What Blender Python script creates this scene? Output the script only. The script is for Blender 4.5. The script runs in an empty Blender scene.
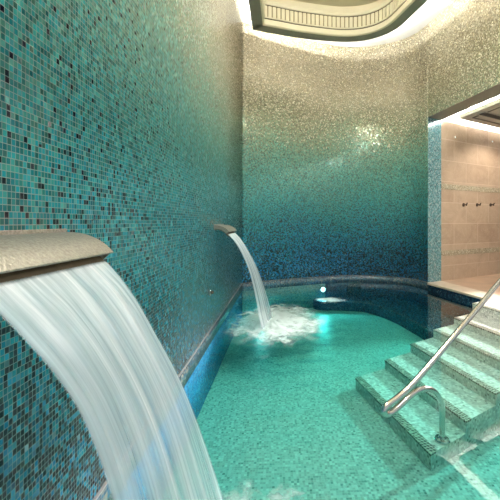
import bpy, bmesh, math, random
from mathutils import Vector, noise
random.seed(7)
SC = bpy.context.scene
COL = SC.collection
CAMZ = 1.03            # eye height above the water (water surface is z = 0)

# ------------------------------------------------------------------ helpers
def link(o, parent=None):
    COL.objects.link(o)
    if parent is not None:
        o.parent = parent
    return o

def mesh_obj(name, verts, faces, mat=None, parent=None, smooth=False, uvs=None, origin=None):
    """verts in world (or parent) space. origin: local origin point"""
    if origin is not None:
        ox, oy, oz = origin
        verts = [(x-ox, y-oy, z-oz) for x, y, z in verts]
    me = bpy.data.meshes.new(name)
    me.from_pydata([tuple(v) for v in verts], [], faces)
    me.update()
    if uvs is not None:
        uvl = me.uv_layers.new(name='UVMap')
        for lp in me.loops:
            uvl.data[lp.index].uv = uvs[lp.vertex_index]
    if smooth:
        for p in me.polygons: p.use_smooth = True
    if mat is not None: me.materials.append(mat)
    o = bpy.data.objects.new(name, me)
    if origin is not None: o.location = origin
    return link(o, parent)

class MB:
    def __init__(s): s.v = []; s.f = []; s.uv = []
    def add(s, verts, faces, uvs=None):
        b = len(s.v)
        s.v += [tuple(v) for v in verts]
        s.f += [[i+b for i in f] for f in faces]
        s.uv += list(uvs) if uvs else [(0, 0)]*len(verts)
    def quad(s, pts, uvs=None): s.add(pts, [[0, 1, 2, 3]], uvs)
    def box(s, c, d, ax=None):
        ax = ax or (Vector((1,0,0)), Vector((0,1,0)), Vector((0,0,1)))
        c = Vector(c); P = []
        for i in (-1, 1):
            for j in (-1, 1):
                for k in (-1, 1):
                    P.append(c + ax[0]*i*d[0]/2 + ax[1]*j*d[1]/2 + ax[2]*k*d[2]/2)
        s.add(P, [[0,1,3,2],[4,6,7,5],[0,4,5,1],[2,3,7,6],[0,2,6,4],[1,5,7,3]])
    def prism(s, poly, z0, z1):
        n = len(poly)
        s.add([(x, y, z0) for x, y in poly]+[(x, y, z1) for x, y in poly],
              [list(range(n))[::-1], list(range(n, 2*n))] + [[i, (i+1) % n, n+(i+1) % n, n+i] for i in range(n)])
    def lathe(s, prof, c, axis=Vector((0,0,1)), n=32):
        axis = Vector(axis).normalized()
        a = axis.orthogonal().normalized(); b = axis.cross(a)
        c = Vector(c); P = []; F = []
        for r, h in prof:
            for k in range(n):
                t = 2*math.pi*k/n
                P.append(c + axis*h + (a*math.cos(t)+b*math.sin(t))*r)
        for i in range(len(prof)-1):
            for k in range(n):
                F.append([i*n+k, i*n+(k+1) % n, (i+1)*n+(k+1) % n, (i+1)*n+k])
        F.append(list(range(n))[::-1]); F.append([(len(prof)-1)*n+k for k in range(n)])
        s.add(P, F)
    def tube(s, pts, r, n=16):
        pts = [Vector(p) for p in pts]; P = []; F = []
        t0 = (pts[1]-pts[0]).normalized(); nrm = t0.orthogonal().normalized()
        for i, p in enumerate(pts):
            t = (pts[min(i+1, len(pts)-1)]-pts[max(i-1, 0)]).normalized()
            nrm = (nrm - t*nrm.dot(t)).normalized(); bn = t.cross(nrm)
            for k in range(n):
                a = 2*math.pi*k/n
                P.append(p + (nrm*math.cos(a)+bn*math.sin(a))*r)
        for i in range(len(pts)-1):
            for k in range(n):
                F.append([i*n+k, i*n+(k+1) % n, (i+1)*n+(k+1) % n, (i+1)*n+k])
        F.append(list(range(n))[::-1]); F.append([(len(pts)-1)*n+k for k in range(n)])
        s.add(P, F)
    def build(s, name, mat=None, parent=None, smooth=False, origin=None, uv=False, bevel=0, angle=40):
        o = mesh_obj(name, s.v, s.f, mat, parent, smooth, s.uv if uv else None, origin)
        bm = bmesh.new(); bm.from_mesh(o.data); bmesh.ops.recalc_face_normals(bm, faces=bm.faces)
        bm.to_mesh(o.data); bm.free()
        if bevel:
            m = o.modifiers.new('bevel', 'BEVEL'); m.width = bevel; m.segments = 2; m.limit_method = 'ANGLE'
            m.angle_limit = math.radians(30)
        if smooth:
            o.data.set_sharp_from_angle(angle=math.radians(angle))
        return o

def thing(name, label, cat, loc=(0, 0, 0), group=None):
    o = bpy.data.objects.new(name, None); o.empty_display_size = .05
    o.location = loc; link(o)
    return tag(o, label, cat, group)

def tag(o, label, cat, group=None, kind=None):
    o['label'] = label; o['category'] = cat
    if group: o['group'] = group
    if kind: o['kind'] = kind
    return o

def struct(o, label=None, cat=None):
    o['kind'] = 'structure'
    if label: o['label'] = label
    if cat: o['category'] = cat
    return o

def child(o, root):
    """parent o keeping world placement (root is un-rotated)"""
    o.parent = root
    o.location = Vector(o.location) - Vector(root.location)
    return o

def catmull(pts, n=10):
    P = [Vector(p) for p in pts]; out = []
    for i in range(len(P)-1):
        p0 = P[max(i-1, 0)]; p1 = P[i]; p2 = P[i+1]; p3 = P[min(i+2, len(P)-1)]
        for k in range(n):
            t = k/n
            out.append(.5*((2*p1)+(p2-p0)*t+(2*p0-5*p1+4*p2-p3)*t*t+(3*p1-p0-3*p2+p3)*t**3))
    out.append(P[-1]); return out

def offset(poly, d):
    """offset an open polyline to its right-hand side by d"""
    out = []
    for i, p in enumerate(poly):
        a = poly[max(i-1, 0)]; b = poly[min(i+1, len(poly)-1)]
        n1 = n2 = None
        if i > 0:
            e = Vector((p[0]-poly[i-1][0], p[1]-poly[i-1][1])).normalized(); n1 = Vector((e.y, -e.x))
        if i < len(poly)-1:
            e = Vector((poly[i+1][0]-p[0], poly[i+1][1]-p[1])).normalized(); n2 = Vector((e.y, -e.x))
        if n1 is None: n1 = n2
        if n2 is None: n2 = n1
        m = (n1+n2); m = m/max(.2, (1+n1.dot(n2)))
        out.append(Vector((p[0]+m.x*d, p[1]+m.y*d)))
    return out

# ------------------------------------------------------------------ node helpers
class NT:
    def __init__(s, name):
        s.m = bpy.data.materials.new(name); s.m.use_nodes = True
        s.t = s.m.node_tree; s.t.nodes.clear()
        s.out = s.t.nodes.new('ShaderNodeOutputMaterial')
    def n(s, typ, ins=None, **kw):
        nd = s.t.nodes.new(typ)
        for k, v in kw.items(): setattr(nd, k, v)
        for k, v in (ins or {}).items(): s.set(nd.inputs[k], v)
        return nd
    def set(s, sock, v):
        if isinstance(v, bpy.types.NodeSocket): s.t.links.new(v, sock)
        elif v is not None:
            if isinstance(v, (tuple, list)) and sock.type == 'RGBA' and len(v) == 3: v = (*v, 1)
            sock.default_value = v
    def math(s, op, a, b=None, c=None, clamp=False):
        nd = s.t.nodes.new('ShaderNodeMath'); nd.operation = op; nd.use_clamp = clamp
        for i, v in enumerate((a, b, c)):
            if v is not None: s.set(nd.inputs[i], v)
        return nd.outputs[0]
    def vmath(s, op, a, b=None, scale=None):
        nd = s.t.nodes.new('ShaderNodeVectorMath'); nd.operation = op
        s.set(nd.inputs[0], a)
        if b is not None: s.set(nd.inputs[1], b)
        if scale is not None: s.set(nd.inputs['Scale'], scale)
        return nd.outputs[0]
    def mix(s, f, a, b, blend='MIX'):
        nd = s.t.nodes.new('ShaderNodeMix'); nd.data_type = 'RGBA'; nd.blend_type = blend
        s.set(nd.inputs[0], f); s.set(nd.inputs[6], a); s.set(nd.inputs[7], b)
        return nd.outputs[2]
    def ramp(s, f, stops, interp='LINEAR'):
        nd = s.t.nodes.new('ShaderNodeValToRGB'); cr = nd.color_ramp; cr.interpolation = interp
        while len(cr.elements) < len(stops): cr.elements.new(.5)
        for e, (p, c) in zip(cr.elements, stops):
            e.position = p; e.color = (*c, 1) if len(c) == 3 else c
        s.set(nd.inputs[0], f); return nd.outputs[0]
    def map(s, v, a, b, c=0., d=1.):
        nd = s.t.nodes.new('ShaderNodeMapRange'); s.set(nd.inputs[0], v)
        for i, x in enumerate((a, b, c, d)): s.set(nd.inputs[i+1], x)
        return nd.outputs[0]
    def sep(s, v):
        nd = s.t.nodes.new('ShaderNodeSeparateXYZ'); s.set(nd.inputs[0], v); return nd.outputs
    def comb(s, x=0., y=0., z=0.):
        nd = s.t.nodes.new('ShaderNodeCombineXYZ')
        for i, v in enumerate((x, y, z)): s.set(nd.inputs[i], v)
        return nd.outputs[0]
    def surf(s, sh): s.t.links.new(sh, s.out.inputs['Surface']); return s.m
    def pbsdf(s, **k):
        nd = s.t.nodes.new('ShaderNodeBsdfPrincipled')
        for kk, v in k.items(): s.set(nd.inputs[kk.replace('_', ' ')], v)
        return nd.outputs[0]

def simple(name, col, rough=.5, metal=0., spec=.5, noise_amt=0., noise_scale=20, bump=0.):
    t = NT(name)
    c = (*col, 1)
    if noise_amt or bump:
        tc = t.n('ShaderNodeTexCoord')
        nz = t.n('ShaderNodeTexNoise', {'Vector': tc.outputs['Object'], 'Scale': noise_scale, 'Detail': 6.})
        c = t.mix(noise_amt, c, t.ramp(nz.outputs['Fac'], [(.3, tuple(x*.45 for x in col)), (.7, tuple(min(1, x*1.5) for x in col))]))
    sh = t.n('ShaderNodeBsdfPrincipled', {'Base Color': c, 'Roughness': rough, 'Metallic': metal, 'Specular IOR Level': spec})
    if bump:
        b = t.n('ShaderNodeBump', {'Height': nz.outputs['Fac'], 'Strength': bump, 'Distance': .01})
        t.set(sh.inputs['Normal'], b.outputs[0])
    return t.surf(sh.outputs[0])

def cells(t, uv, pitch, grout):
    """per-tile random colour/values and a grout mask"""
    sc = t.vmath('SCALE', uv, scale=1/pitch)
    u, v, _ = t.sep(sc)
    vr = t.math('FLOOR', v)
    blk = t.math('FLOOR', t.math('DIVIDE', vr, 4.))
    sh = t.n('ShaderNodeTexWhiteNoise', {'W': blk}, noise_dimensions='1D').outputs['Value']
    u2 = t.math('ADD', u, sh)
    cu = t.math('FLOOR', u2)
    cell = t.comb(cu, vr, 3.3)
    wn = t.n('ShaderNodeTexWhiteNoise', {'Vector': cell}, noise_dimensions='3D')
    wn2 = t.n('ShaderNodeTexWhiteNoise', {'Vector': t.vmath('ADD', cell, (17.3, 5.1, 2.2))}, noise_dimensions='3D')
    fu = t.math('FRACT', u2); fv = t.math('FRACT', v)
    def edge(f): return t.math('MINIMUM', f, t.math('SUBTRACT', 1., f))
    d = t.math('MINIMUM', edge(fu), edge(fv))
    g = t.math('LESS_THAN', d, grout)
    return wn.outputs['Value'], wn.outputs['Color'], wn2.outputs['Value'], wn2.outputs['Color'], g

def tilted_normal(t, col, k):
    geo = t.n('ShaderNodeNewGeometry')
    dv = t.vmath('SCALE', t.vmath('SUBTRACT', col, (.5, .5, .5)), scale=k)
    return t.vmath('NORMALIZE', t.vmath('ADD', geo.outputs['Normal'], dv))

# ombre glass mosaic of the walls: palette follows the height of the tile course (uv.y = height in metres)
def wall_mosaic(name, dark_bias=1.0, low=((.012, .15, .36), (.012, .19, .34))):
    t = NT(name)
    uv = t.n('ShaderNodeUVMap').outputs[0]
    r, rc, r2, rc2, g = cells(t, uv, .0155, .055)
    h = t.sep(uv)[1]
    a, b, c = t.sep(rc)
    # slow drift so the courses blend irregularly, as laid by hand
    drift = t.n('ShaderNodeTexNoise', {'Vector': uv, 'Scale': 1.3, 'Detail': 2.}).outputs['Fac']
    hj = t.math('ADD', h, t.math('MULTIPLY', t.math('SUBTRACT', a, .5), .8))
    hj = t.math('ADD', hj, t.math('MULTIPLY', t.math('SUBTRACT', drift, .5), .7))
    f = t.math('DIVIDE', hj, 4.2)
    base = t.ramp(f, [(0.0, low[0]), (.10, low[1]), (.22, (.010, .235, .275)),
                      (.36, (.035, .245, .220)), (.50, (.105, .265, .195)), (.62, (.180, .205, .125)),
                      (.76, (.235, .200, .125)), (1.0, (.30, .25, .165))])
    bright = t.map(b, 0., 1., .42, 1.6)
    base = t.mix(1., base, t.comb(bright, bright, bright), 'MULTIPLY')
    # dark navy tiles, more of them low down
    pd = t.ramp(t.math('DIVIDE', h, 4.2), [(0., (.50,)*3), (.12, (.42,)*3), (.21, (.17,)*3), (.32, (.035,)*3), (.5, (.015,)*3), (.7, (.0,)*3)])
    isd = t.math('LESS_THAN', r2, t.math('MULTIPLY', pd, dark_bias))
    base = t.mix(isd, base, (.003, .006, .020, 1))
    # silvery tiles, more of them high up
    ps = t.ramp(t.math('DIVIDE', h, 4.2), [(0., (.025,)*3), (.15, (.0,)*3), (.52, (.0,)*3), (.66, (.16,)*3), (.9, (.34,)*3)])
    iss = t.math('GREATER_THAN', r2, t.math('SUBTRACT', 1., ps))
    base = t.mix(iss, base, t.mix(t.map(h, 0., 2.2), (.16, .42, .55, 1), (.62, .58, .46, 1)))
    colr = t.mix(g, base, t.mix(t.map(h, .0, 3.2), (.27, .40, .40, 1), (.38, .35, .25, 1)))
    metal = t.math('MULTIPLY', t.map(h, 1.8, 3.6, 0., .55), t.math('SUBTRACT', 1., g))
    rough = t.mix(g, t.mix(c, (.10,)*3+(1,), (.30,)*3+(1,)), (.8, .8, .8, 1))
    sh = t.n('ShaderNodeBsdfPrincipled', {'Base Color': colr, 'Roughness': rough, 'Metallic': metal,
             'Specular IOR Level': .36, 'Normal': tilted_normal(t, rc2, .24)})
    return t.surf(sh.outputs[0])

def plain_mosaic(name, pitch, cols, grout_col, grout=.06, rough=.25, coord='UV', tilt=.05, spec=.5):
    """cols: list of (cumulative probability, colour)"""
    t = NT(name)
    if coord == 'UV': uv = t.n('ShaderNodeUVMap').outputs[0]
    else: uv = t.n('ShaderNodeTexCoord').outputs['Object']
    r, rc, r2, rc2, g = cells(t, uv, pitch, grout)
    base = t.ramp(r, [(p, c) for p, c in cols], 'CONSTANT')
    b = t.map(r2, 0., 1., .72, 1.28)
    base = t.mix(1., base, t.comb(b, b, b), 'MULTIPLY')
    colr = t.mix(g, base, (*grout_col, 1))
    sh = t.n('ShaderNodeBsdfPrincipled', {'Base Color': colr, 'Roughness': rough, 'Specular IOR Level': spec, 'Normal': tilted_normal(t, rc2, tilt)})
    return t.surf(sh.outputs[0])

def stone_mat(name, rows=True):
    t = NT(name)
    uv = t.n('ShaderNodeUVMap').outputs[0]
    br = t.n('ShaderNodeTexBrick', {'Vector': uv, 'Color1': (.52, .40, .285, 1), 'Color2': (.39, .285, .195, 1), 'Mortar': (.68, .56, .44, 1),
             'Scale': 1., 'Mortar Size': .0055, 'Mortar Smooth': .1, 'Bias': 0., 'Brick Width': .62, 'Row Height': .335})
    br.offset = .5; br.offset_frequency = 2
    n1 = t.n('ShaderNodeTexNoise', {'Vector': uv, 'Scale': 3.2, 'Detail': 8., 'Roughness': .65, 'Distortion': 1.2}).outputs['Fac']
    c = t.mix(.38, br.outputs['Color'], t.ramp(n1, [(.3, (.30, .19, .12)), (.5, (.48, .34, .235)), (.72, (.64, .49, .36))]))
    n2 = t.n('ShaderNodeTexNoise', {'Vector': uv, 'Scale': 2.1, 'Detail': 10., 'Roughness': .7, 'Distortion': 2.}).outputs['Fac']
    vein = t.map(t.math('ABSOLUTE', t.math('SUBTRACT', n2, .5)), 0., .012, 1., 0.)
    c = t.mix(t.math('MULTIPLY', vein, .45), c, (.66, .52, .40, 1))
    sh = t.pbsdf(Base_Color=c, Roughness=.35)
    return t.surf(sh)

def steel(name, col=(.62, .60, .56), rough=.16):
    return simple(name, col, rough, 1.0)

def emit(name, col, s):
    t = NT(name)
    return t.surf(t.n('ShaderNodeEmission', {'Color': (*col, 1), 'Strength': s}).outputs[0])

M = {}
M['wall'] = wall_mosaic('ombre_glass_mosaic', 1., ((.02, .19, .44), (.018, .22, .41)))
M['wall_teal'] = wall_mosaic('teal_ombre_glass_mosaic', 1.15, ((.010, .19, .36), (.010, .235, .345)))
M['white_speck'] = plain_mosaic('reveal_mosaic', .0155, [(0., (.05, .20, .22)), (.35, (.12, .30, .32)), (.65, (.34, .44, .43)), (.85, (.02, .08, .11))], (.3, .38, .38))
M['floor'] = plain_mosaic('pool_floor_mosaic', .0155, [(0., (.46, .53, .50)), (.42, (.41, .49, .46)), (.68, (.50, .57, .53)), (.90, (.31, .41, .385)), (.97, (.19, .29, .275))], (.50, .57, .53), rough=.4, spec=.04)
M['tread'] = plain_mosaic('step_mosaic', .0165, [(0., (.70, .71, .66)), (.40, (.64, .65, .60)), (.70, (.75, .76, .71)), (.90, (.52, .54, .48)), (.965, (.30, .32, .28))], (.66, .67, .60), rough=.45, spec=.12)
M['nosing'] = plain_mosaic('nosing_mosaic', .0205, [(0., (.020, .024, .020)), (.66, (.06, .06, .05)), (.84, (.34, .33, .25)), (.94, (.5, .5, .42))], (.56, .56, .46), grout=.12, rough=.3)
M['navy'] = plain_mosaic('navy_mosaic', .0155, [(0., (.010, .040, .095)), (.4, (.008, .022, .055)), (.68, (.02, .085, .16)), (.88, (.03, .15, .23)), (.96, (.12, .25, .34))], (.05, .08, .10), spec=.06)
M['band'] = plain_mosaic('waterline_mosaic', .0155, [(0., (.03, .10, .16)), (.35, (.055, .12, .16)), (.6, (.02, .03, .06)), (.8, (.14, .17, .17)), (.94, (.25, .24, .20))], (.14, .17, .18))
M['azure'] = plain_mosaic('submerged_wall_mosaic', .0155, [(0., (.02, .22, .48)), (.5, (.02, .17, .38)), (.8, (.04, .32, .55)), (.95, (.02, .06, .15))], (.10, .28, .45), spec=.05)
M['turq'] = plain_mosaic('turquoise_pool_mosaic', .0155, [(0., (.16, .36, .36)), (.5, (.10, .28, .31)), (.8, (.28, .42, .36)), (.95, (.05, .12, .16))], (.2, .36, .36), spec=.05)
M['grout_line'] = simple('pale_edge', (.26, .26, .27), .5)
M['marble'] = simple('pale_stone_sill', (.60, .50, .40), .3, noise_amt=.25, noise_scale=9)
M['stone'] = stone_mat('beige_limestone')
M['border'] = plain_mosaic('border_mosaic', .0155, [(0., (.42, .36, .25)), (.4, (.33, .27, .18)), (.65, (.55, .50, .38)), (.88, (.24, .22, .15))], (.5, .43, .32))
M['deck'] = simple('beige_deck_stone', (.43, .29, .20), .35, noise_amt=.35, noise_scale=5)
M['plaster'] = simple('white_plaster', (.86, .85, .82), .6)
M['raft'] = simple('greige_panel', (.52, .49, .43), .55)
M['frame'] = simple('sage_frame', (.235, .255, .205), .45)
M['cream'] = simple('cream_plaster', (.70, .64, .45), .55)
M['groove'] = simple('dark_groove', (.12, .10, .06), .7)
M['steel'] = steel('polished_steel')
M['steel_dark'] = simple('dark_vent_metal', (.10, .10, .10), .4, .6)  # dark metal of the grille backing and slats
M['spout'] = simple('satin_steel', (.33, .305, .255), .40, .6, noise_amt=.55, noise_scale=140, bump=.25)
M['spout_in'] = simple('wet_steel', (.34, .26, .16), .22, .55, noise_amt=.3, noise_scale=40)
M['brass'] = simple('dark_bronze', (.10, .07, .05), .35, .7)
M['led'] = emit('cove_led', (1., .965, .90), 300.)
M['led_alcove'] = emit('alcove_led', (1., .97, .93), 330.)
M['led_warm'] = emit('coffer_led', (1., .90, .68), 1.6)
M['bowl'] = emit('fill_lamp_glass', (1., .95, .87), 56.)
M['lamp_dim'] = emit('pool_lamp_lens_dim', (.6, .9, 1.), .8)
M['lamp'] = emit('pool_lamp_lens', (.75, .93, 1.), 5.)
M['spotlens'] = emit('spot_lens', (1., .95, .86), 30.)

# ------------------------------------------------------------------ plan of the room (from the camera's foot, metres)
A = Vector((-.0485, 1.)).normalized()          # along the left wall, away from the viewer
NL = Vector((A.y, -A.x))                       # out of the left wall, into the room
def LW(y): return Vector((-.635-.0485*y, y))
W2 = Vector((.277, -.961)).normalized()        # along the right wall, towards the viewer
E2 = Vector((.876, .48)).normalized()          # through the opening, away from the pool
JAMB = Vector((1.959, 5.05))
near_y = -.6
CORNER = LW(5.0)
back = [CORNER, Vector((-.43, 5.24)), Vector((0, 5.44)), Vector((.69, 5.70)), Vector((1.209, 5.70)), Vector((1.667, 5.50)), Vector((1.854, 5.31)), JAMB]
back = catmull(back, 8)
RNEAR = JAMB + W2*5.9
H_C = CAMZ + 3.03       # cove ceiling
DECK = CAMZ - .925
FLOOR = -.405
TOP_OPEN = CAMZ + 1.604

def wall_strip(name, pts, z0, z1, mat, thick=.0, nz=1, ku=1.):
    """upright strip along a plan polyline; uv = (run, height)"""
    v = []; f = []; uv = []; run = 0
    for i, p in enumerate(pts):
        if i: run += (Vector(p)-Vector(pts[i-1])).length
        for k in range(nz+1):
            z = z0+(z1-z0)*k/nz
            v.append((p[0], p[1], z)); uv.append((run*ku, z))
    for i in range(len(pts)-1):
        for k in range(nz):
            a = i*(nz+1)+k; b = a+nz+1
            f.append([a, b, b+1, a+1])
    o = mesh_obj(name, v, f, mat, None, True, uv)
    if thick:
        m = o.modifiers.new('solid', 'SOLIDIFY'); m.thickness = thick; m.offset = -1
    return o

left_pts = [LW(near_y), LW(1.), LW(2.2), LW(3.6), CORNER]
struct(wall_strip('wall_left', left_pts, DECK, H_C+.3, M['wall_teal'], .12, ku=1.28), 'blue to gold glass mosaic wall the two water spouts come out of')
struct(wall_strip('wall_back', back, DECK, H_C+.3, M['wall'], .015), 'curved glass mosaic wall at the far end of the pool')
# right wall above the opening (lintel) with soffit
def lintel():
    mb = MB(); L = 5.9; Tn = E2*.30
    a = JAMB; b = JAMB+W2*L; c = b+Tn; d = a+Tn
    z0, z1 = TOP_OPEN, H_C+.3
    mb.quad([(a.x,a.y,z0),(b.x,b.y,z0),(b.x,b.y,z1),(a.x,a.y,z1)], [(7.0,z0),(7+L,z0),(7+L,z1),(7.0,z1)])
    mb.quad([(d.x,d.y,z0),(c.x,c.y,z0),(c.x,c.y,z1),(d.x,d.y,z1)], [(0,z0),(L,z0),(L,z1),(0,z1)])
    mb.quad([(b.x,b.y,z0),(c.x,c.y,z0),(c.x,c.y,z1),(b.x,b.y,z1)])
    o = mb.build('wall_right', M['wall'], uv=True)
    sf = MB(); sf.quad([(a.x,a.y,z0),(b.x,b.y,z0),(c.x,c.y,z0),(d.x,d.y,z0)])
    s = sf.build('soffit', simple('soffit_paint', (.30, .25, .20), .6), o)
    return o
struct(lintel(), 'mosaic wall above the wide opening on the right')
# jamb reveal
J2 = JAMB+E2*.30
jm = MB(); ev = E2
q = [JAMB+W2*.002, J2+W2*.002, J2-W2*.25, JAMB-W2*.25]
jm.quad([(q[0].x,q[0].y,DECK),(q[1].x,q[1].y,DECK),(q[1].x,q[1].y,TOP_OPEN),(q[0].x,q[0].y,TOP_OPEN)], [(0,DECK),(.3,DECK),(.3,TOP_OPEN),(0,TOP_OPEN)])
jm.quad([(q[1].x,q[1].y,DECK),(q[2].x,q[2].y,DECK),(q[2].x,q[2].y,H_C),(q[1].x,q[1].y,H_C)], [(.3,DECK),(.55,DECK),(.55,H_C),(.3,H_C)])
struct(jm.build('trim_1', M['white_speck'], uv=True), 'pale mosaic reveal at the far side of the opening')

# band between water and ledge + submerged walls
inner_left = [p for p in left_pts]
struct(wall_strip('baseboard_left', left_pts, -.02, DECK, M['band'], .12), 'dark mosaic waterline band along the left wall')
struct(wall_strip('baseboard_back', back, -.02, DECK, M['band'], .12), 'dark mosaic waterline band along the curved wall')
struct(wall_strip('wall_pool_left', left_pts, FLOOR-.05, -.02, M['azure'], .12), 'azure tiled pool side under water on the left')
isp = next(i for i, p in enumerate(back) if p.x > .42)
struct(wall_strip('wall_pool_back', back[:isp+1], FLOOR-.05, -.02, M['turq'], .12), 'turquoise tiled pool side under water at the far end')
struct(wall_strip('wall_pool_bench', back[isp:], FLOOR-.05, -.02, M['navy'], .12), 'navy tiled pool side behind the submerged bench')
rp = [JAMB, JAMB+W2*2, JAMB+W2*4, RNEAR]
struct(wall_strip('wall_pool_right', rp, FLOOR-.05, DECK-.031, M['navy'], .12), 'navy tiled pool side under the pale sill')
# thin pale edge line at ledge height
def edge_line(name, pts, z, inset, hh):
    ins = offset([Vector(p) for p in pts], inset)
    v = []; f = []
    for p, q in zip(pts, ins):
        v += [(p[0], p[1], z-hh), (q.x, q.y, z-hh), (q.x, q.y, z), (p[0], p[1], z)]
    n = len(pts)
    for i in range(n-1):
        for k in range(4):
            f.append([i*4+k, i*4+(k+1) % 4, (i+1)*4+(k+1) % 4, (i+1)*4+k])
    f.append([0, 1, 2, 3]); f.append([(n-1)*4+k for k in (3, 2, 1, 0)])
    return mesh_obj(name, v, f, M['grout_line'], None, False)
struct(edge_line('trim_2', left_pts+back[1:], DECK+.003, .010, .005), 'thin pale ledge line just above the water')

# pool floor
poly = left_pts + back[1:] + rp[1:]
fl = MB(); poly_o = offset(poly, -.05)
fl.add([(p.x, p.y, FLOOR) for p in poly], [list(range(len(poly)))[::-1]], [(p.dot(NL), p.dot(A)) for p in poly])
struct(fl.build('floor', M['floor'], uv=True), 'pale green mosaic floor of the pool')

# ------------------------------------------------------------------ room behind the opening
sill_f = [JAMB-W2*.0, JAMB+W2*5.9]
s = MB()
o1 = JAMB - E2*.02; 
pl = [o1, o1+W2*5.9, o1+W2*5.9+E2*.30, J2]
s.prism([(p.x, p.y) for p in pl], DECK-.03, DECK)
struct(s.build('trim_3', M['marble'], bevel=.004), 'pale stone sill along the opening at the pool edge')
FAR = J2+E2*6.2
dk = MB(); pl = [J2, J2+W2*5.9, J2+W2*5.9+E2*6.2, FAR]
dk.prism([(p.x, p.y) for p in pl], DECK-.05, DECK-.006)
struct(dk.build('floor_deck', M['deck']), 'beige stone floor of the room beyond the opening')
def upright(name, a, b, z0, z1, mat, back=.12):
    v = [(a.x,a.y,z0),(b.x,b.y,z0),(b.x,b.y,z1),(a.x,a.y,z1)]
    L = (b-a).length
    o = mesh_obj(name, v, [[0,1,2,3]], mat, None, False, [(0,z0),(L,z0),(L,z1),(0,z1)])
    m = o.modifiers.new('solid', 'SOLIDIFY'); m.thickness = back; m.offset = -1
    return o
STONE_TOP = CAMZ+1.598
ALC = CAMZ + 1.86
struct(upright('wall_far', J2, FAR, DECK-.006, STONE_TOP, M['stone']), 'beige stone tiled wall beyond the opening')
struct(upright('wall_far_upper', J2, FAR, STONE_TOP, ALC+.02, M['plaster']), 'white lit strip above the stone wall')
struct(upright('wall_end', FAR, FAR+W2*5.9, DECK-.006, ALC+.02, M['stone']), 'stone wall at the end of the room beyond')
for nm, hz in (('trim_4', 1.593), ('trim_5', .535)):
    n2 = Vector((E2.y, -E2.x)); b = MB()
    b.box((*(J2+E2*3.1+n2*.002), hz), (6.2, .006, .085), (Vector((E2.x,E2.y,0)), Vector((n2.x,n2.y,0)), Vector((0,0,1))))
    ob = b.build(nm, None)
    uvl = ob.data.uv_layers.new(name='UVMap')
    for lp in ob.data.loops:
        co = ob.data.vertices[lp.vertex_index].co
        uvl.data[lp.index].uv = (Vector((co.x, co.y)).dot(E2), co.z)
    ob.data.materials.append(M['border'])
    struct(ob, ('upper' if hz > 1 else 'lower')+' mosaic border strip on the stone wall')
ac = MB(); ac.prism([(p.x,p.y) for p in (J2, J2+W2*5.9, J2+W2*5.9+E2*6.2, FAR)], ALC, ALC+.05)
struct(ac.build('ceiling_alcove', M['plaster']), 'white ceiling of the room beyond the opening')

def raft_box(name, corners, z0, z1, mat):
    b = MB(); b.prism([(p.x, p.y) for p in corners], z0, z1); return b.build(name, mat, bevel=.006)
C0 = Vector((2.50, 5.19))
rc = [C0, C0+W2*5.2, C0+W2*5.2+E2*5.3, C0+E2*5.3]
RZ = CAMZ+1.62
r2 = raft_box('ceiling_panel', rc, RZ, RZ+.07, M['raft'])
struct(r2, 'flat greige ceiling panel floating in the room beyond')
# raised inner border line of the panel
bd = MB()
cc = [C0+(W2+E2)*.16, C0+W2*5.0+E2*.16, C0+W2*5.0+E2*5.1, C0+W2*.16+E2*5.1]
for i in range(4):
    a, b = cc[i], cc[(i+1) % 4]; e = (b-a).normalized(); nn = Vector((-e.y, e.x))
    mid = (a+b)/2
    bd.box((mid.x, mid.y, RZ-.004), ((b-a).length+.02, .02, .012), (Vector((e.x,e.y,0)), Vector((nn.x,nn.y,0)), Vector((0,0,1))))
bo = bd.build('border_moulding', simple('dark_moulding', (.20,.18,.15), .6), r2)  # moulding in a darker tone than the panel
# air grille in the panel
def air_grille(origin, L, Wd):
    root = thing('air_grille', 'long dark slotted air grille in the greige ceiling panel', 'air vent', (origin.x, origin.y, RZ))
    ax = (Vector((E2.x,E2.y,0)), Vector((-E2.y,E2.x,0)), Vector((0,0,1)))
    def B(name, specs, mat):
        b = MB()
        for c, d in specs:
            b.box(ax[0]*c[0]+ax[1]*c[1]+ax[2]*c[2], d, ax)
        return b.build(name, mat, root, bevel=.001)
    B('frame', [((0, -Wd/2, -.006), (L, .015, .012)), ((0, Wd/2, -.006), (L, .015, .012)), ((-L/2, 0, -.006), (.015, Wd, .012)), ((L/2, 0, -.006), (.015, Wd, .012))], M['raft'])
    B('backing', [((0, 0, -.002), (L-.02, Wd-.02, .003))], M['steel_dark'])
    for k in range(4):
        B('slat', [((0, -Wd/2+Wd*(k+1)/5, -.006), (L-.02, .008, .008))], M['steel_dark'])
    return root
# px (482,114) on the panel
gp = Vector(((488-300)/330, 1.))*(330*1.62/(222-114.5))
air_grille(gp+E2*.30, .95, .13)

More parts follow.
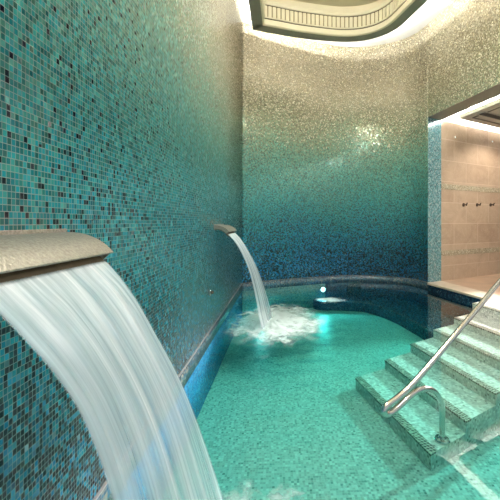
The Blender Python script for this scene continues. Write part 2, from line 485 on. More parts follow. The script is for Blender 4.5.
def strip_light(name, a, b, z, label, mat, w=.03, group=None, hh=.02, face=None):
    e = (b-a).normalized(); nn = Vector((-e.y, e.x)); mid = (a+b)/2
    root = thing(name, label, 'cove light', (mid.x, mid.y, z), group)
    ax = (Vector((e.x,e.y,0)), Vector((nn.x,nn.y,0)), Vector((0,0,1)))
    m = MB(); m.box((0,0,.006), ((b-a).length, w+.01, .012), ax); m.build('channel', M['plaster'], root)
    m = MB(); m.box((0,0,.012+hh/2), ((b-a).length-.02, w, hh), ax); m.build('diffuser', mat, root)
    return root
ALG = 'cove lights hidden on the far room panel'
sL = [(rc[0]+(W2+E2)*.065, rc[1]+(E2-W2)*.065), (rc[0]+(W2+E2)*.065+E2*.05, rc[3]+(W2-E2)*.065)]
strip_light('cove_light', *sL[0], RZ+.07, 'light strip hidden on the far room panel edge along the opening', M['led_alcove'], group=ALG)
strip_light('cove_light', *sL[1], RZ+.07, 'light strip hidden on the far room panel edge along the stone wall', M['led_alcove'], group=ALG)

# ------------------------------------------------------------------ main ceiling: lit cove round a dropped moulded frame
HR = CAMZ+2.87
ro_l = [Vector((-.47-.0485*y, y)) for y in (-.6, 1.5, 3.5)]
corner_r = Vector((-.705, 4.93))
curve = catmull([corner_r, Vector((-.35, 5.045)), Vector((0, 5.15)), Vector((.638, 5.265)), Vector((1.10, 5.19)), Vector((1.42, 4.92)), Vector((1.60, 4.45)), Vector((1.69, 4.15))], 10)
right_r = [Vector((1.69, 4.15))+W2*d for d in (.8, 2.2, 4.9)]
OUT = ro_l + curve + right_r
INN = offset(OUT, .155)
def ring(name, pa, pb, za, zb, mat, parent=None, close=True, z2=None):
    v = []; f = []
    for p in pa: v.append((p[0], p[1], za))
    for p in pb: v.append((p[0], p[1], zb))
    n = len(pa)
    for i in range(n-1): f.append([i, i+1, n+i+1, n+i])
    return mesh_obj(name, v, f, mat, parent, False)
cl = MB()
# cove ceiling above the raft
wp = left_pts+back[1:]+rp[1:]
bigpoly = [Vector(p) for p in wp]
clv = MB()
# cove ceiling is a ring from a line just outside the walls to the coffer; made by projecting both lines onto a common parameter
def resample(pts, n):
    pts = [Vector(p) for p in pts]; L = [0]
    for i in range(1, len(pts)): L.append(L[-1]+(pts[i]-pts[i-1]).length)
    out = []
    for k in range(n):
        d = L[-1]*k/(n-1); i = 0
        while i < len(L)-2 and L[i+1] < d: i += 1
        t = (d-L[i])/max(1e-9, L[i+1]-L[i]); out.append(pts[i].lerp(pts[i+1], min(1, t)))
    return out
segs_w = [left_pts, back, [JAMB, RNEAR]]
segs_i = [ro_l+[corner_r], curve, [curve[-1]]+right_r]
WV = []; IV = []
for a, b in zip(segs_w, segs_i):
    WV += resample(a, 40); IV += resample(b, 40)
cov_in = offset(IV, .14)
v = [(p.x, p.y, H_C) for p in WV]+[(p.x, p.y, H_C) for p in offset(IV, .05)]
n = len(WV); f = [[i, n+i, n+i+1, i+1] for i in range(n-1)]
struct(mesh_obj('ceiling_cove', v, f, M['plaster']), 'white lit cove ceiling round the moulded frame')

rf = thing('ceiling', 'dropped moulded ceiling with sage green frame and cream coffer', 'ceiling', (0, 0, HR))
rf['kind'] = 'structure'
def sweep(name, prof, mat, smooth=False):
    """prof: list of (offset inward from outer contour, z) closed loop swept along contour"""
    v = []; f = []; m = len(prof)
    offs = {}
    for d, z in prof:
        if d not in offs: offs[d] = offset(OUT, d) if d else OUT
    N = len(OUT)
    for i in range(N):
        for d, z in prof:
            p = offs[d][i]; v.append((p.x, p.y, z))
    for i in range(N-1):
        for k in range(m):
            f.append([i*m+k, i*m+(k+1) % m, (i+1)*m+(k+1) % m, (i+1)*m+k])
    b = MB(); b.add(v, f); return b.build(name, mat, rf)
zc = CAMZ
sweep('frame', [(0., 0.), (.155, 0.), (.155, .03), (.03, .05), (0., .05)], M['frame'])
sweep('inner_moulding', [(.155, .0), (.175, .004), (.185, .012), (.185, .085), (.155, .085)], M['cream'])
sweep('groove', [(.165, .085), (.176, .085), (.176, .105), (.165, .105)], M['groove'])
sweep('fascia', [(.165, .105), (.188, .105), (.188, .122), (.172, .122), (.172, .285), (.165, .285)], M['cream'])
sweep('groove', [(.165, .285), (.180, .285), (.180, .298), (.165, .298)], M['groove'])
sweep('cornice', [(.165, .298), (.195, .298), (.205, .32), (.215, .335), (.19, .345), (.165, .345)], M['cream'])
# reeded (fluted) band on the fascia
ribs = MB(); fl_line = resample(offset(OUT, .172), 200)
for i in range(1, len(fl_line)-1):
    p = fl_line[i]
    if p.y < 2.6: continue
    e = (fl_line[i+1]-fl_line[i-1]).normalized(); nn = Vector((e.y, -e.x))
    ribs.box((p.x+nn.x*.006, p.y+nn.y*.006, .203), (.046, .022, .155), (Vector((e.x,e.y,0)), Vector((nn.x,nn.y,0)), Vector((0,0,1))))
ribs.build('reeded_band', M['cream'], rf, bevel=0)
sweep('reed_backing', [(.170, .122), (.1735, .122), (.1735, .285), (.170, .285)], simple('reed_recess', (.30, .25, .14), .7))
ip = offset(OUT, -.02)
cp = MB(); cp.add([(p.x, p.y, .50) for p in ip], [list(range(len(ip)))]); cp.build('coffer_panel', M['cream'], rf)
ws = MB()
v = [(p.x, p.y, .05) for p in offset(OUT, .10)]+[(p.x, p.y, .50) for p in offset(OUT, .10)]
n = len(OUT)
ws.add(v, [[i, i+1, n+i+1, n+i] for i in range(n-1)]); ws.build('coffer_side', M['cream'], rf)
# round recess in the coffer
md = thing('ceiling_rose', 'round moulded rose on the cream coffer, only its edge in view', 'ceiling rose', (.60, 4.25, HR+.5))
b = MB(); b.lathe([(.55, 0), (.55, -.02), (.50, -.035), (.47, -.02), (.44, -.02), (.42, -.03)], (0, 0, 0), n=64); b.build('moulding', M['cream'], md, smooth=True)
b = MB(); b.lathe([(.40, -.02), (.40, -.034), (.05, -.036)], (0, 0, 0), n=48); b.build('centre_disc', M['groove'], md)

# cove LED lines on top of the frame
GR = 'cove lights hidden above the moulded ceiling frame'
line = offset(OUT, .085)
def led_path(name, pts, z, label, mat, w, hh, group):
    mid = pts[len(pts)//2]
    root = thing(name, label, 'cove light', (mid.x, mid.y, z), group)
    pts = [p-mid for p in pts]
    for nm, ww, z0, z1, mt in (('channel', w+.01, 0., .01, M['plaster']), ('diffuser', w, .01, .01+hh, mat)):
        a = offset(pts, -ww/2); c = offset(pts, ww/2); vv = []; ff = []
        for p, q in zip(a, c): vv += [(p.x,p.y,z0),(q.x,q.y,z0),(q.x,q.y,z1),(p.x,p.y,z1)]
        for i in range(len(a)-1):
            for k in range(4): ff.append([i*4+k, i*4+(k+1) % 4, (i+1)*4+(k+1) % 4, (i+1)*4+k])
        ff += [[0,1,2,3], [len(vv)-1, len(vv)-2, len(vv)-3, len(vv)-4]]
        x = MB(); x.add(vv, ff); x.build(nm, mt, root)
    return root
nl = len(ro_l); ncv = len(curve)
led_path('cove_light', line[:nl+1], HR+.05, 'light strip above the ceiling frame along the left wall', M['led'], .025, .015, GR)
led_path('cove_light', line[nl+1:nl+ncv-1], HR+.05, 'light strip above the ceiling frame along the curved wall', M['led'], .025, .015, GR)
led_path('cove_light', line[nl+ncv-1:], HR+.05, 'light strip above the ceiling frame along the right wall', M['led'], .025, .015, GR)

def added_pendant(x, y):  # unseen fill lamp, added to brighten the coffer and the walls
    root = thing('added_pendant_lamp', 'added fill lamp, a glowing glass bowl hanging unseen in the cream coffer', 'pendant lamp', (x, y, HR+.50))
    b = MB(); b.lathe([(.07, 0), (.07, -.012), (.05, -.03), (.012, -.035), (.012, -.14)], (0,0,0), n=32); b.build('canopy', M['steel'], root, smooth=True, angle=30)
    pr = [(.02, -.125)] + [(.28*math.sin(a), -.36+.22*math.cos(a)) for a in [math.pi*k/16 for k in range(2, 16)]] + [(.01, -.58)]
    b = MB(); b.lathe(pr, (0,0,0), n=40); b.build('glass_bowl', M['bowl'], root, smooth=True, angle=60)
added_pendant(.55, 2.75)

# ------------------------------------------------------------------ water spouts
def P3(along, p, z):
    q = LW(0) + A*0
    # point at along-wall station y (metres in y), standing p out of the wall
    w = LW(along); w = w + NL*p
    return Vector((w.x, w.y, z))
prof = catmull([Vector((-.005, 0)), Vector((.03, -.001)), Vector((.062, -.007)), Vector((.092, -.020)), Vector((.117, -.037)), Vector((.139, -.059))], 5)
Z_SP = CAMZ-.029
def make_spout(y0, y1, label, first=None):
    yc = (y0+y1)/2; w = LW(yc)
    root = thing('water_spout', label, 'water spout', (w.x, w.y, Z_SP), 'curved steel water spouts on the left wall')
    hw = (y1-y0)/2
    d3 = lambda s, p, z: Vector((A.x*s+NL.x*p, A.y*s+NL.y*p, z))
    def shell(name, prof_t, prof_b, s0, s1, mat, bev=.0015):
        b = MB(); P = []; n = len(prof_t)
        for s_ in (s0, s1):
            for q in prof_t: P.append(d3(s_, q.x, q.y))
            for q in prof_b: P.append(d3(s_, q.x, q.y))
        F = []
        for i in range(n-1):
            F += [[i, i+1, 2*n+i+1, 2*n+i], [n+i, 3*n+i, 3*n+i+1, n+i+1], [i, n+i, n+i+1, i+1], [2*n+i, 2*n+i+1, 3*n+i+1, 3*n+i]]
        F += [[0, 2*n, 3*n, n], [n-1, 2*n-1, 4*n-1, 3*n-1]]
        b.add(P, F); return b.build(name, mat, root, smooth=True, bevel=bev, angle=35)
    def off(pr, d):
        return offset(pr, d)
    top_b = off(prof, .006)
    shell('top_plate', prof, top_b, -hw, hw, M['spout'])
    ext = list(prof) + [prof[-1] + (prof[-1]-prof[-2]).normalized()*.026]
    bt = off(ext, .034); bb = off(ext, .040)
    shell('bottom_plate', bt, bb, -hw+.004, hw-.004, M['spout_in'])
    st = off(prof, .006)[:-1]; sb = off(prof, .034)[:-1]
    for sgn in (-1, 1):
        a, c = sorted((sgn*hw, sgn*(hw-.006)))
        shell('side_plate', st, sb, a, c, M['spout'], 0)
    fb = MB(); fb.box(d3(0, -.004, -.018), (.012, 2*hw+.012, .056), (Vector((NL.x,NL.y,0)), Vector((A.x,A.y,0)), Vector((0,0,1))))
    fb.build('wall_flange', M['spout'], root, bevel=.002)
    return root
SP = [(.49, .957), (2.994, 3.466)]
make_spout(*SP[0], 'large curved steel water spout in the foreground, cut by the frame edge')
make_spout(*SP[1], 'smaller looking curved steel spout farther along the wall, near the corner')

# falling sheets
def water_mat():
    t = NT('falling_water')
    uv = t.n('ShaderNodeUVMap').outputs[0]
    u, v, _ = t.sep(uv)
    st = t.n('ShaderNodeTexNoise', {'Vector': t.comb(t.math('MULTIPLY', u, 11.), t.math('MULTIPLY', v, .8), 0.), 'Scale': 1., 'Detail': 2.}).outputs['Fac']
    st2 = t.n('ShaderNodeTexNoise', {'Vector': t.comb(t.math('MULTIPLY', u, 60.), t.math('MULTIPLY', v, 2.2), 4.), 'Scale': 1., 'Detail': 3.}).outputs['Fac']
    s = t.math('ADD', t.math('MULTIPLY', t.map(st, .33, .67), .65), t.math('MULTIPLY', t.map(st2, .3, .7), .35))
    # edges of the sheet stay denser; it breaks up and thins lower down
    e = t.math('ABSOLUTE', t.math('SUBTRACT', u, .5))
    rim = t.map(e, .44, .475, 0., .16); fade = t.map(e, .47, .5, 1., .15)
    thin = t.map(v, .0, 1., .30, -.06)
    al = t.math('ADD', t.math('MULTIPLY', s, .58), t.math('ADD', t.math('ADD', thin, rim), .10))
    al = t.math('MULTIPLY', t.math('MINIMUM', t.math('MAXIMUM', al, .10), .84), fade)
    start = t.map(v, .0, .05, .25, 1.)
    al = t.math('MULTIPLY', al, start)
    colr = t.mix(s, (.68, .84, .88, 1), (1., 1., 1., 1))
    dif = t.n('ShaderNodeBsdfDiffuse', {'Color': colr}).outputs[0]
    trl = t.n('ShaderNodeBsdfTranslucent', {'Color': colr}).outputs[0]
    gl = t.n('ShaderNodeBsdfGlossy', {'Color': (.9, .95, 1, 1), 'Roughness': .35}).outputs[0]
    m1 = t.n('ShaderNodeMixShader', {0: .35, 1: dif, 2: trl}).outputs[0]
    m2 = t.n('ShaderNodeMixShader', {0: .10, 1: m1, 2: gl}).outputs[0]
    tr = t.n('ShaderNodeBsdfTransparent', {'Color': (.96, .99, 1, 1)}).outputs[0]
    return t.surf(t.n('ShaderNodeMixShader', {0: al, 1: tr, 2: m2}).outputs[0])
M['fall'] = water_mat()
fallp = catmull([Vector((.120, .110)), Vector((.150, .141)), Vector((.193, .192)), Vector((.252, .284)), Vector((.355, .487)), Vector((.455, .785)), Vector((.525, 1.06))], 10)
def make_fall(y0, y1, label, seed, lead=0.):
    rnd = random.Random(seed)
    yc = (y0+y1)/2; w = LW(yc); nu = 64; P = []; F = []; uvs = []
    hw = (y1-y0)/2-.012
    nv = len(fallp)
    for side in (0, 1):
        for j, q in enumerate(fallp):
            drop = q.y; k = min(1, max(0, (drop-.10)/.27)); kk = k*k*(3-2*k)
            lo = -hw + lead + (.075-lead*.6)*kk; hi = hw - .012*kk
            vv = j/(nv-1)
            for i in range(nu+1):
                u = i/nu; sA = lo+(hi-lo)*u
                rip = noise.noise(Vector((u*13+seed, vv*1.2, 0)))*.007 + noise.noise(Vector((u*34+seed, vv*2., 5)))*.003
                th = .004+.006*abs(noise.noise(Vector((u*22+seed, vv*1.5, 9))))
                edge = min(1., min(u, 1-u)*14)
                p = q.x - .085*(1-u)*min(1., max(0., (drop-.12)/.75))**1.0 + rip*min(1, vv*3.5) + (th*edge if side else 0.)
                P.append((A.x*sA+NL.x*p, A.y*sA+NL.y*p, CAMZ-drop-Z_SP)); uvs.append((u, vv))
    N = (nu+1)*nv
    for j in range(nv-1):
        for i in range(nu):
            a = j*(nu+1)+i
            F.append([a, a+1, a+nu+2, a+nu+1]); F.append([N+a, N+a+nu+1, N+a+nu+2, N+a+1])
    o = mesh_obj('water_sheet', P, F, M['fall'], None, True, uvs)
    o.location = (w.x, w.y, Z_SP)
    return tag(o, label, 'waterfall', 'falling sheets of water')
make_fall(*SP[0], 'wide white sheet of water falling from the foreground spout', 3, .035)
make_fall(*SP[1], 'narrow white stream of water falling from the far spout', 11)

# ------------------------------------------------------------------ pool steps
ES = Vector((.85, .53)).normalized(); WS = Vector((.285, -.958)).normalized(); TR = .35
L1 = Vector((.475, 2.83)); WID = .97
ZS = [-.308, -.232, -.154, -.076, -.006, DECK]
st = thing('pool_steps', 'flight of pale mosaic steps rising out of the pool with dark nosings', 'steps', (L1.x, L1.y, FLOOR))
def uvproj(o, wrld):
    uvl = o.data.uv_layers.new(name='UVMap')
    for p in o.data.polygons:
        nz = abs(p.normal.z)
        for li in p.loop_indices:
            co = o.data.vertices[o.data.loops[li].vertex_index].co + wrld
            c2 = Vector((co.x, co.y))
            if nz > .7: uv = (c2.dot(WS), c2.dot(ES))
            elif abs(Vector((p.normal.x, p.normal.y)).dot(WS)) > .7: uv = (c2.dot(ES), co.z)
            else: uv = (c2.dot(WS), co.z)
            uvl.data[li].uv = uv
for k, z in enumerate(ZS):
    base = L1+ES*(TR*k)
    dep = TR if k < 5 else .345
    org = Vector((L1.x, L1.y, FLOOR))
    NOS = .062
    # tread block
    b = MB(); z0 = FLOOR if k == 0 else FLOOR
    a0 = base+ES*NOS; c0 = base+ES*(dep + (.0 if k < 5 else 0))
    q = [a0, a0+WS*WID, c0+WS*WID, c0]
    b.prism([(p.x, p.y) for p in q], FLOOR, z)
    b.v = [tuple(Vector(p)-org) for p in b.v]
    s_ = b.build('step', M['tread'], st); uvproj(s_, org)
    # nosing strip with riser face in mosaic
    n_ = MB(); q = [base, base+WS*WID, base+WS*WID+ES*NOS, base+ES*NOS]
    n_.prism([(p.x, p.y) for p in q], z-.012, z+.0015)
    n_.v = [tuple(Vector(p)-org) for p in n_.v]
    nn_ = n_.build('nosing', M['nosing'], s_); uvproj(nn_, org)
    r_ = MB(); q = [base+ES*.004, base+ES*.004+WS*WID, base+WS*WID+ES*NOS, base+ES*NOS]
    r_.prism([(p.x, p.y) for p in q], FLOOR, z-.012)
    r_.v = [tuple(Vector(p)-org) for p in r_.v]
    rr_ = r_.build('riser', M['tread'], s_); uvproj(rr_, org)

# ------------------------------------------------------------------ submerged bench
BZ = -.262
edge = catmull([Vector((.22, 5.47)), Vector((.36, 5.35)), Vector((.62, 5.33)), Vector((1.05, 5.22)), Vector((1.32, 4.76)), Vector((1.47, 4.2)), Vector((1.55, 3.82)), Vector((1.62, 3.62))], 8)
wl = [p for p in back if p.x > .18]
outer = offset([p for p in wl] + [JAMB+W2*.5, JAMB+W2*1.0, JAMB+W2*1.28], .006)
bpoly = list(edge) + outer[::-1]
bb = MB(); bb.prism([(p.x, p.y) for p in bpoly], FLOOR, BZ)
bo = bb.build('bench', M['navy'], None, origin=(1.6, 4.6, FLOOR))
uvl = bo.data.uv_layers.new(name='UVMap')
for p in bo.data.polygons:
    for li in p.loop_indices:
        co = bo.data.vertices[bo.data.loops[li].vertex_index].co
        uvl.data[li].uv = (co.x, co.y) if abs(p.normal.z) > .7 else ((co.x**2+co.y**2)**.5*1.3, co.z)
tag(bo, 'navy tiled bench curving under water along the far right side', 'bench')
eo = offset(edge, -.045); v = []; f = []
for p, q in zip(edge, eo): v += [(p.x-1.6, p.y-4.6, BZ-FLOOR+.002), (q.x-1.6, q.y-4.6, BZ-FLOOR+.002)]
f = [[2*i, 2*i+1, 2*i+3, 2*i+2] for i in range(len(edge)-1)]
eg = mesh_obj('bench_edge', v, f, plain_mosaic('bench_edge_mosaic', .0155, [(0., (.02, .03, .06)), (.6, (.06, .10, .14)), (.85, (.2, .25, .28))], (.1, .13, .15)), bo, uvs=[(p[0], p[1]) for p in v])
m_ = eg.modifiers.new('solid', 'SOLIDIFY'); m_.thickness = .004

# ------------------------------------------------------------------ handrail
PB = Vector((.868, 2.016))
def hr(d, z): # d = distance from the post towards the pool
    q = PB - ES*d; return Vector((q.x, q.y, z))
hroot = thing('handrail', 'polished steel handrail looping over the lowest steps', 'handrail', (PB.x, PB.y, ZS[0]))
def rel(ps): return [p - Vector(hroot.location) for p in ps]
rail_pts = catmull([hr(0, ZS[0]+.004), hr(0, -.20), hr(.0, -.10), hr(.03, -.035), hr(.085, .022), hr(.16, .054), hr(.235, .060), hr(.30, .047),
                    hr(.375, .020), hr(.440, .002), hr(.480, .006), hr(.497, .026), hr(.480, .046), hr(.42, .060)], 6)
low = rail_pts
up = catmull([hr(.42, .060), hr(.30, .097), hr(.10, .194), hr(-.12, .311), hr(-.642, .587), hr(-1.05, .80), hr(-1.3, .93)], 6)
split = 12
b = MB(); b.tube(rel(low[:split+1]), .0172, 20); b.build('post', M['steel'], hroot, smooth=True)
b = MB(); b.tube(rel(low[split:]+up[1:]+catmull([hr(-1.3, .93), hr(-1.42, .955), hr(-1.53, .90), hr(-1.56, .78), hr(-1.56, DECK)], 6)[1:]), .0172, 20)
b.build('rail', M['steel'], hroot, smooth=True)
for d, z in ((0, ZS[0]+.002), (-1.56, DECK)):
    q = hr(d, z)-Vector(hroot.location)
    b = MB(); b.lathe([(.046, 0), (.046, .008), (.040, .016), (.024, .020), (.0180, .03)], q, n=36)
    b.build('base_flange', M['steel'], hroot, smooth=True, angle=25)

# ------------------------------------------------------------------ small fittings
def air_button(y, z):
    w = LW(y)
    root = thing('wall_button', 'small round steel push button on the blue mosaic wall under the far spout', 'push button', (w.x, w.y, z))
    ax = Vector((NL.x, NL.y, 0))
    b = MB(); b.lathe([(.030, 0), (.030, .004), (.024, .010), (.018, .012)], (0,0,0), ax, 32); b.build('escutcheon', M['steel'], root, smooth=True, angle=25)
    b = MB(); b.lathe([(.014, .010), (.014, .028), (.010, .033)], (0,0,0), ax, 24); b.build('button', M['brass'], root, smooth=True, angle=25)
air_button(2.83, CAMZ-.605)

def stone_pt(px, py):
    k = (px-300)/330
    # J2 + d*E2 : x = k*y
    d = (k*J2.y-J2.x)/(E2.x-k*E2.y); q = J2+E2*d
    return q, CAMZ-(py-222)/330*q.y
NS = Vector((E2.y, -E2.x))
hl = ['bronze robe hook on the stone wall, the one beside the mosaic reveal', 'bronze robe hook on the stone wall, middle of the three', 'bronze robe hook on the stone wall, farthest from the mosaic reveal']
for (px, py), lab in zip(((463.5, 204.8), (477, 204.8), (490.5, 204.8)), hl):
    q, z = stone_pt(px, py)
    root = thing('robe_hook', lab, 'hook', (q.x, q.y, z), 'robe hooks in a row on the stone wall')
    ax = Vector((NS.x, NS.y, 0))
    b = MB(); b.lathe([(.030, 0), (.030, .008), (.024, .012)], (0,0,0), ax, 24); b.build('rosette', M['brass'], root, smooth=True, angle=25)
    b = MB(); b.tube(catmull([ax*.010, ax*.04, ax*.055+Vector((0,0,-.012)), ax*.06+Vector((0,0,.012)), ax*.07+Vector((0,0,.03))], 5), .008, 10); b.build('peg', M['brass'], root, smooth=True)
for (px, py), lab in zip(((454.5, 137.3), (491.8, 141.8)), ('small round lamp high on the stone wall next to the mosaic reveal', 'small round lamp high on the stone wall, the one away from the reveal')):
    q, z = stone_pt(px, py)
    root = thing('wall_spotlight', lab, 'lamp', (q.x, q.y, z), 'little lamps along the top of the stone wall')
    ax = Vector((NS.x, NS.y, 0))
    b = MB(); b.lathe([(.022, 0), (.022, .010), (.016, .014)], (0,0,0), ax, 24); b.build('bezel', M['marble'], root, smooth=True, angle=25)
    b = MB(); b.lathe([(.014, .008), (.014, .016), (.005, .019)], (0,0,0), ax, 20); b.build('lens', emit('small_lens', (1,.95,.85), 1.5) if 'next' in lab else bpy.data.materials['small_lens'], root)

# underwater lamps
def pool_lamp(q, ax2, z, label, power, col, spot=150, aim=None, lens='lamp'):
    root = thing('pool_lamp', label, 'pool light', (q.x, q.y, z), 'round underwater lamps in the far wall')
    ax = Vector((ax2.x, ax2.y, 0)).normalized()
    b = MB(); b.lathe([(.060, -.01), (.060, .012), (.052, .018), (.044, .016)], (0,0,0), ax, 36); b.build('bezel', M['steel'], root, smooth=True, angle=25)
    b = MB(); b.lathe([(.042, .0), (.042, .016), (.02, .022), (.004, .023)], (0,0,0), ax, 32); b.build('lens', M[lens], root)
    L = bpy.data.lights.new('pool_lamp_beam', 'SPOT'); L.energy = power; L.color = col; L.spot_size = math.radians(spot); L.spot_blend = .6; L.shadow_soft_size = .04; L.specular_factor = 0.
    lo = bpy.data.objects.new('pool_lamp_beam', L); link(lo)
    lo.location = Vector((q.x, q.y, z))+ax*.04
    d = aim if aim else ax
    lo.rotation_euler = Vector(d).to_track_quat('-Z', 'Y').to_euler()
def back_at(x):
    for i in range(len(back)-1):
        a, b = back[i], back[i+1]
        if a.x <= x <= b.x:
            t = (x-a.x)/(b.x-a.x); p = a.lerp(b, t); e = (b-a).normalized(); return p, Vector((e.y, -e.x))
p, nn = back_at(.385)
pool_lamp(p, nn, -.115, 'glowing underwater lamp in the far curved wall beside the bench', 60, (.70, .92, 1.), 118, Vector((nn.x*.9, nn.y, -1.15)))
p, nn = back_at(-.62)
pool_lamp(p, nn, -.16, 'underwater lamp in the far corner behind the falling stream', 40, (.55, .85, 1.), 120, Vector((nn.x-.25, nn.y, -1.1)), 'lamp_dim')

# ------------------------------------------------------------------ pool water
def ripple(x, y):
    z = 0.
    for cx, cy, amp, rr in ((-.33, 3.25, .016, 1.15), (-.12, .72, .014, .55)):
        d = math.hypot(x-cx, y-cy)
        z += amp*math.exp(-(d/rr)**2)*(noise.noise(Vector((x*9, y*9, 1)))*.9 + .5*noise.noise(Vector((x*21, y*21, 3))))
        z += .0022*math.exp(-d/1.3)*math.sin(d*26+2*noise.noise(Vector((x*3, y*3, 0))))
    fade = max(0., min(1., (.66-x+max(0., y-3.)*.25)*1.8)); z *= fade
    z += fade*.0035*noise.noise(Vector((x*3.1, y*2.3, 7))) + .00012*noise.noise(Vector((x*2, y*2, 9)))
    return z
def inside_clip(poly2, p):
    c = False; n = len(poly2); j = n-1
    for i in range(n):
        if (poly2[i].y > p[1]) != (poly2[j].y > p[1]) and p[0] < (poly2[j].x-poly2[i].x)*(p[1]-poly2[i].y)/(poly2[j].y-poly2[i].y)+poly2[i].x: c = not c
        j = i
    return c
def make_water():
    # row-by-row mapped grid between the left side and the right/back side, slightly inside the tank walls
    wp = offset(poly, -.03)           # runs a little into the walls
    yy0, yy1 = near_y+.005, 5.725
    def span(y):
        xs = []
        n = len(wp)
        for i in range(n):
            a, b = wp[i], wp[(i+1) % n]
            if (a.y > y) != (b.y > y): xs.append(a.x+(b.x-a.x)*(y-a.y)/(b.y-a.y))
        return (min(xs), max(xs)) if len(xs) >= 2 else None
    rows = []; y = yy0
    while y < yy1:
        s_ = span(y)
        if s_: rows.append((y, *s_))
        y += .026
    nu = 150; V = []; F = []; zb = FLOOR-.03
    for y, a, b in rows:
        for i in range(nu+1):
            x = a+(b-a)*i/nu; V.append((x, y, ripple(x, y)))
    nr = len(rows)
    for j in range(nr-1):
        for i in range(nu):
            k = j*(nu+1)+i; F.append([k, k+1, k+nu+2, k+nu+1])
    NV = len(V)
    # bottom ring
    border = [j*(nu+1) for j in range(nr)]
    border = [i for i in range(nu+1)] + [j*(nu+1)+nu for j in range(1, nr)] + [(nr-1)*(nu+1)+i for i in range(nu-1, -1, -1)] + [j*(nu+1) for j in range(nr-2, 0, -1)]
    bi = {}
    for k in border: bi[k] = len(V); V.append((V[k][0], V[k][1], zb))
    nb = len(border)
    for i in range(nb):
        a, c = border[i], border[(i+1) % nb]; F.append([a, bi[a], bi[c], c])
    F.append([bi[k] for k in border][::-1])
    t = NT('pool_water')
    tc = t.n('ShaderNodeTexCoord').outputs['Object']
    x, y_, _ = t.sep(tc)
    n1 = t.n('ShaderNodeTexNoise', {'Vector': t.vmath('MULTIPLY', tc, (1., .75, 1.)), 'Scale': 7., 'Detail': 3., 'Roughness': .5}).outputs['Fac']
    calm = t.map(t.math('SUBTRACT', x, t.math('MULTIPLY', t.math('MAXIMUM', t.math('SUBTRACT', y_, 3.), 0.), .25)), .12, .66, .22, .0012)
    bp = t.n('ShaderNodeBump', {'Height': n1, 'Strength': calm, 'Distance': .05}).outputs[0]
    inc = t.n('ShaderNodeNewGeometry').outputs['Incoming']
    cs = t.math('ABSOLUTE', t.n('ShaderNodeVectorMath', {0: inc, 1: bp}, operation='DOT_PRODUCT').outputs['Value'])
    fr = t.math('ADD', .075, t.math('MULTIPLY', .925, t.math('POWER', t.math('SUBTRACT', 1., cs, clamp=True), 5.)))
    gl = t.n('ShaderNodeBsdfGlossy', {'Color': (1, 1, 1, 1), 'Roughness': .015, 'Normal': bp}).outputs[0]
    tr = t.n('ShaderNodeBsdfTransparent', {'Color': (1, 1, 1, 1)}).outputs[0]
    t.surf(t.n('ShaderNodeMixShader', {0: fr, 1: tr, 2: gl}).outputs[0])
    ab = t.n('ShaderNodeVolumeAbsorption', {'Color': (.05, .78, .73, 1), 'Density': 1.45})
    t.t.links.new(ab.outputs[0], t.out.inputs['Volume'])
    o = mesh_obj('water', V, F, t.m, None, True)
    bm = bmesh.new(); bm.from_mesh(o.data); bmesh.ops.recalc_face_normals(bm, faces=bm.faces); bm.to_mesh(o.data); bm.free()
    for p in o.data.polygons: p.use_smooth = p.normal.z > .5
    struct(o, 'clear turquoise pool water')
    return o
make_water()

# foam where the falls land
def foam_mat(name):
    t = NT(name)
    uv = t.n('ShaderNodeUVMap').outputs[0]
    obj = t.n('ShaderNodeTexCoord').outputs['Object']
    r = t.vmath('LENGTH', uv) if False else t.n('ShaderNodeVectorMath', {0: uv}, operation='LENGTH').outputs['Value']
    n1 = t.n('ShaderNodeTexNoise', {'Vector': obj, 'Scale': 7., 'Detail': 6., 'Roughness': .6, 'Distortion': .6}).outputs['Fac']
    n2 = t.n('ShaderNodeTexNoise', {'Vector': obj, 'Scale': 45., 'Detail': 4.}).outputs['Fac']
    k = t.math('ADD', t.math('MULTIPLY', t.math('SUBTRACT', n1, .5), 2.1), t.math('MULTIPLY', t.math('SUBTRACT', n2, .5), .7))
    a = t.math('ADD', t.map(r, 0.1, 1., 1.25, -.30), k)
    a = t.math('MULTIPLY', t.map(a, 0., .75), .97)
    a = t.math('MULTIPLY', a, t.map(r, .75, 1., 1., 0.))
    dif = t.n('ShaderNodeBsdfDiffuse', {'Color': (.92, .95, .95, 1)}).outputs[0]
    trl = t.n('ShaderNodeBsdfTranslucent', {'Color': (.85, .95, .97, 1)}).outputs[0]
    m = t.n('ShaderNodeMixShader', {0: .4, 1: dif, 2: trl}).outputs[0]
    tr = t.n('ShaderNodeBsdfTransparent').outputs[0]
    return t.surf(t.n('ShaderNodeMixShader', {0: a, 1: tr, 2: m}).outputs[0])
M['foam'] = foam_mat('white_water')
def foam(cx, cy, rx, ry, hh, label, seed, ox=0., oy=0.):
    V = []; F = []; U = []; nr = 26; na = 72
    for i in range(nr+1):
        r = i/nr
        for k in range(na):
            a = 2*math.pi*k/na
            x = math.cos(a)*r*rx + ox*(1-r); y = math.sin(a)*r*ry + oy*(1-r)
            g = math.exp(-(r/.42)**2)
            z = .006 + ripple(cx+x, cy+y) + g*hh*(.55+.8*abs(noise.noise(Vector((x*12+seed, y*12, 0))))+.4*noise.noise(Vector((x*30, y*30+seed, 2)))) + .006*noise.noise(Vector((x*20, y*20, seed)))
            V.append((x, y, z)); U.append((math.cos(a)*r, math.sin(a)*r))
    for i in range(nr):
        for k in range(na):
            F.append([i*na+k, i*na+(k+1) % na, (i+1)*na+(k+1) % na, (i+1)*na+k])
    o = mesh_obj('foam', V, F, M['foam'], None, True, U)
    o.location = (cx, cy, 0)
    return tag(o, label, 'foam', None, 'stuff')
foam(-.22, 3.45, .60, .85, .05, 'white churned water where the far stream lands', 1, -.08, -.1)
foam(-.10, .86, .42, .52, .05, 'white churned water under the big foreground fall', 5)
p, nn = back_at(.40)
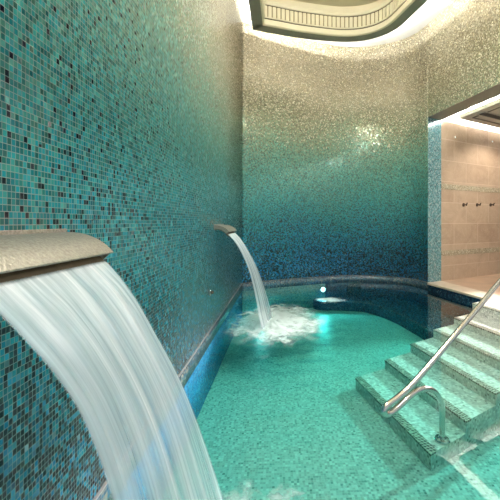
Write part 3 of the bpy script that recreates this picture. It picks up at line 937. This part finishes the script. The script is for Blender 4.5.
foam(.39, 4.36, .25, .17, .014, 'small bright patch by the tip of the submerged bench, lamp light drawn as white water', 9)  # pool lamp's wedge of light imitated by a white surface patch

# ------------------------------------------------------------------ lamps: step spotlight and added fill lights
def spot_fixture(loc, target, power, col, size, label, spot=60, rad=.05):
    root = thing('ceiling_spotlight', label, 'ceiling light', loc)
    b = MB(); b.lathe([(.07, .0), (.07, -.012), (.055, -.016), (.05, -.004)], (0,0,0), n=32); b.build('bezel', M['steel'], root, smooth=True, angle=25)
    b = MB(); b.lathe([(.048, -.003), (.048, -.008), (.01, -.009)], (0,0,0), n=28); b.build('lens', M['spotlens'], root)
    L = bpy.data.lights.new('spot_beam', 'SPOT'); L.energy = power; L.color = col; L.spot_size = math.radians(spot); L.spot_blend = .5; L.shadow_soft_size = rad
    o = bpy.data.objects.new('spot_beam', L); link(o); o.location = Vector(loc)+Vector((0,0,-.03))
    o.rotation_euler = (Vector(target)-Vector(loc)).to_track_quat('-Z', 'Y').to_euler()
    return root
stc = L1+ES*.9+WS*.5
lp = stc+ES*5.8
spot_fixture((lp.x, lp.y, RZ), (stc.x, stc.y, -.1), 4600, (1., .96, .90), .1, 'ceiling spotlight in the far room aimed back at the steps', 24)
# unseen fill lights added in the coffer, built as downlights
for (x, y), lab in (((.75, 1.5), 'added fill light in the coffer nearer the left wall'), ((1.9, 1.1), 'added fill light in the coffer nearer the opening')):
    spot_fixture((x, y, HR+.5), (x, y, 0), 130, (1., .97, .92), .1, lab, 150, .10)
# unseen fill light added to brighten the stone wall
q = J2+E2*1.1+NS*.9
spot_fixture((q.x, q.y, RZ), (q.x-NS.x*.8, q.y-NS.y*.8, .8), 80, (1., .90, .78), .1, 'added ceiling fill light washing the stone wall', 110)

w = bpy.data.worlds.new('World'); SC.world = w; w.use_nodes = True
bg = w.node_tree.nodes['Background']; bg.inputs[0].default_value = (.85, .95, 1., 1); bg.inputs[1].default_value = .55

# ------------------------------------------------------------------ camera
cam = bpy.data.cameras.new('camera'); cam.sensor_width = 36; cam.lens = 36*330/500
cam.shift_x = -.1; cam.shift_y = -.056; cam.clip_start = .02
co = bpy.data.objects.new('camera', cam); link(co)
co.location = (0, 0, CAMZ); co.rotation_euler = (math.pi/2, 0, 0)
SC.camera = co
vs = SC.view_settings
vs.view_transform = 'Standard'; vs.look = 'None'; vs.gamma = 1; vs.use_curve_mapping = False; vs.exposure = .35
SC.cycles.max_bounces = 10; SC.cycles.transparent_max_bounces = 24; SC.cycles.use_denoising = True
SC.cycles.sample_clamp_indirect = 6.
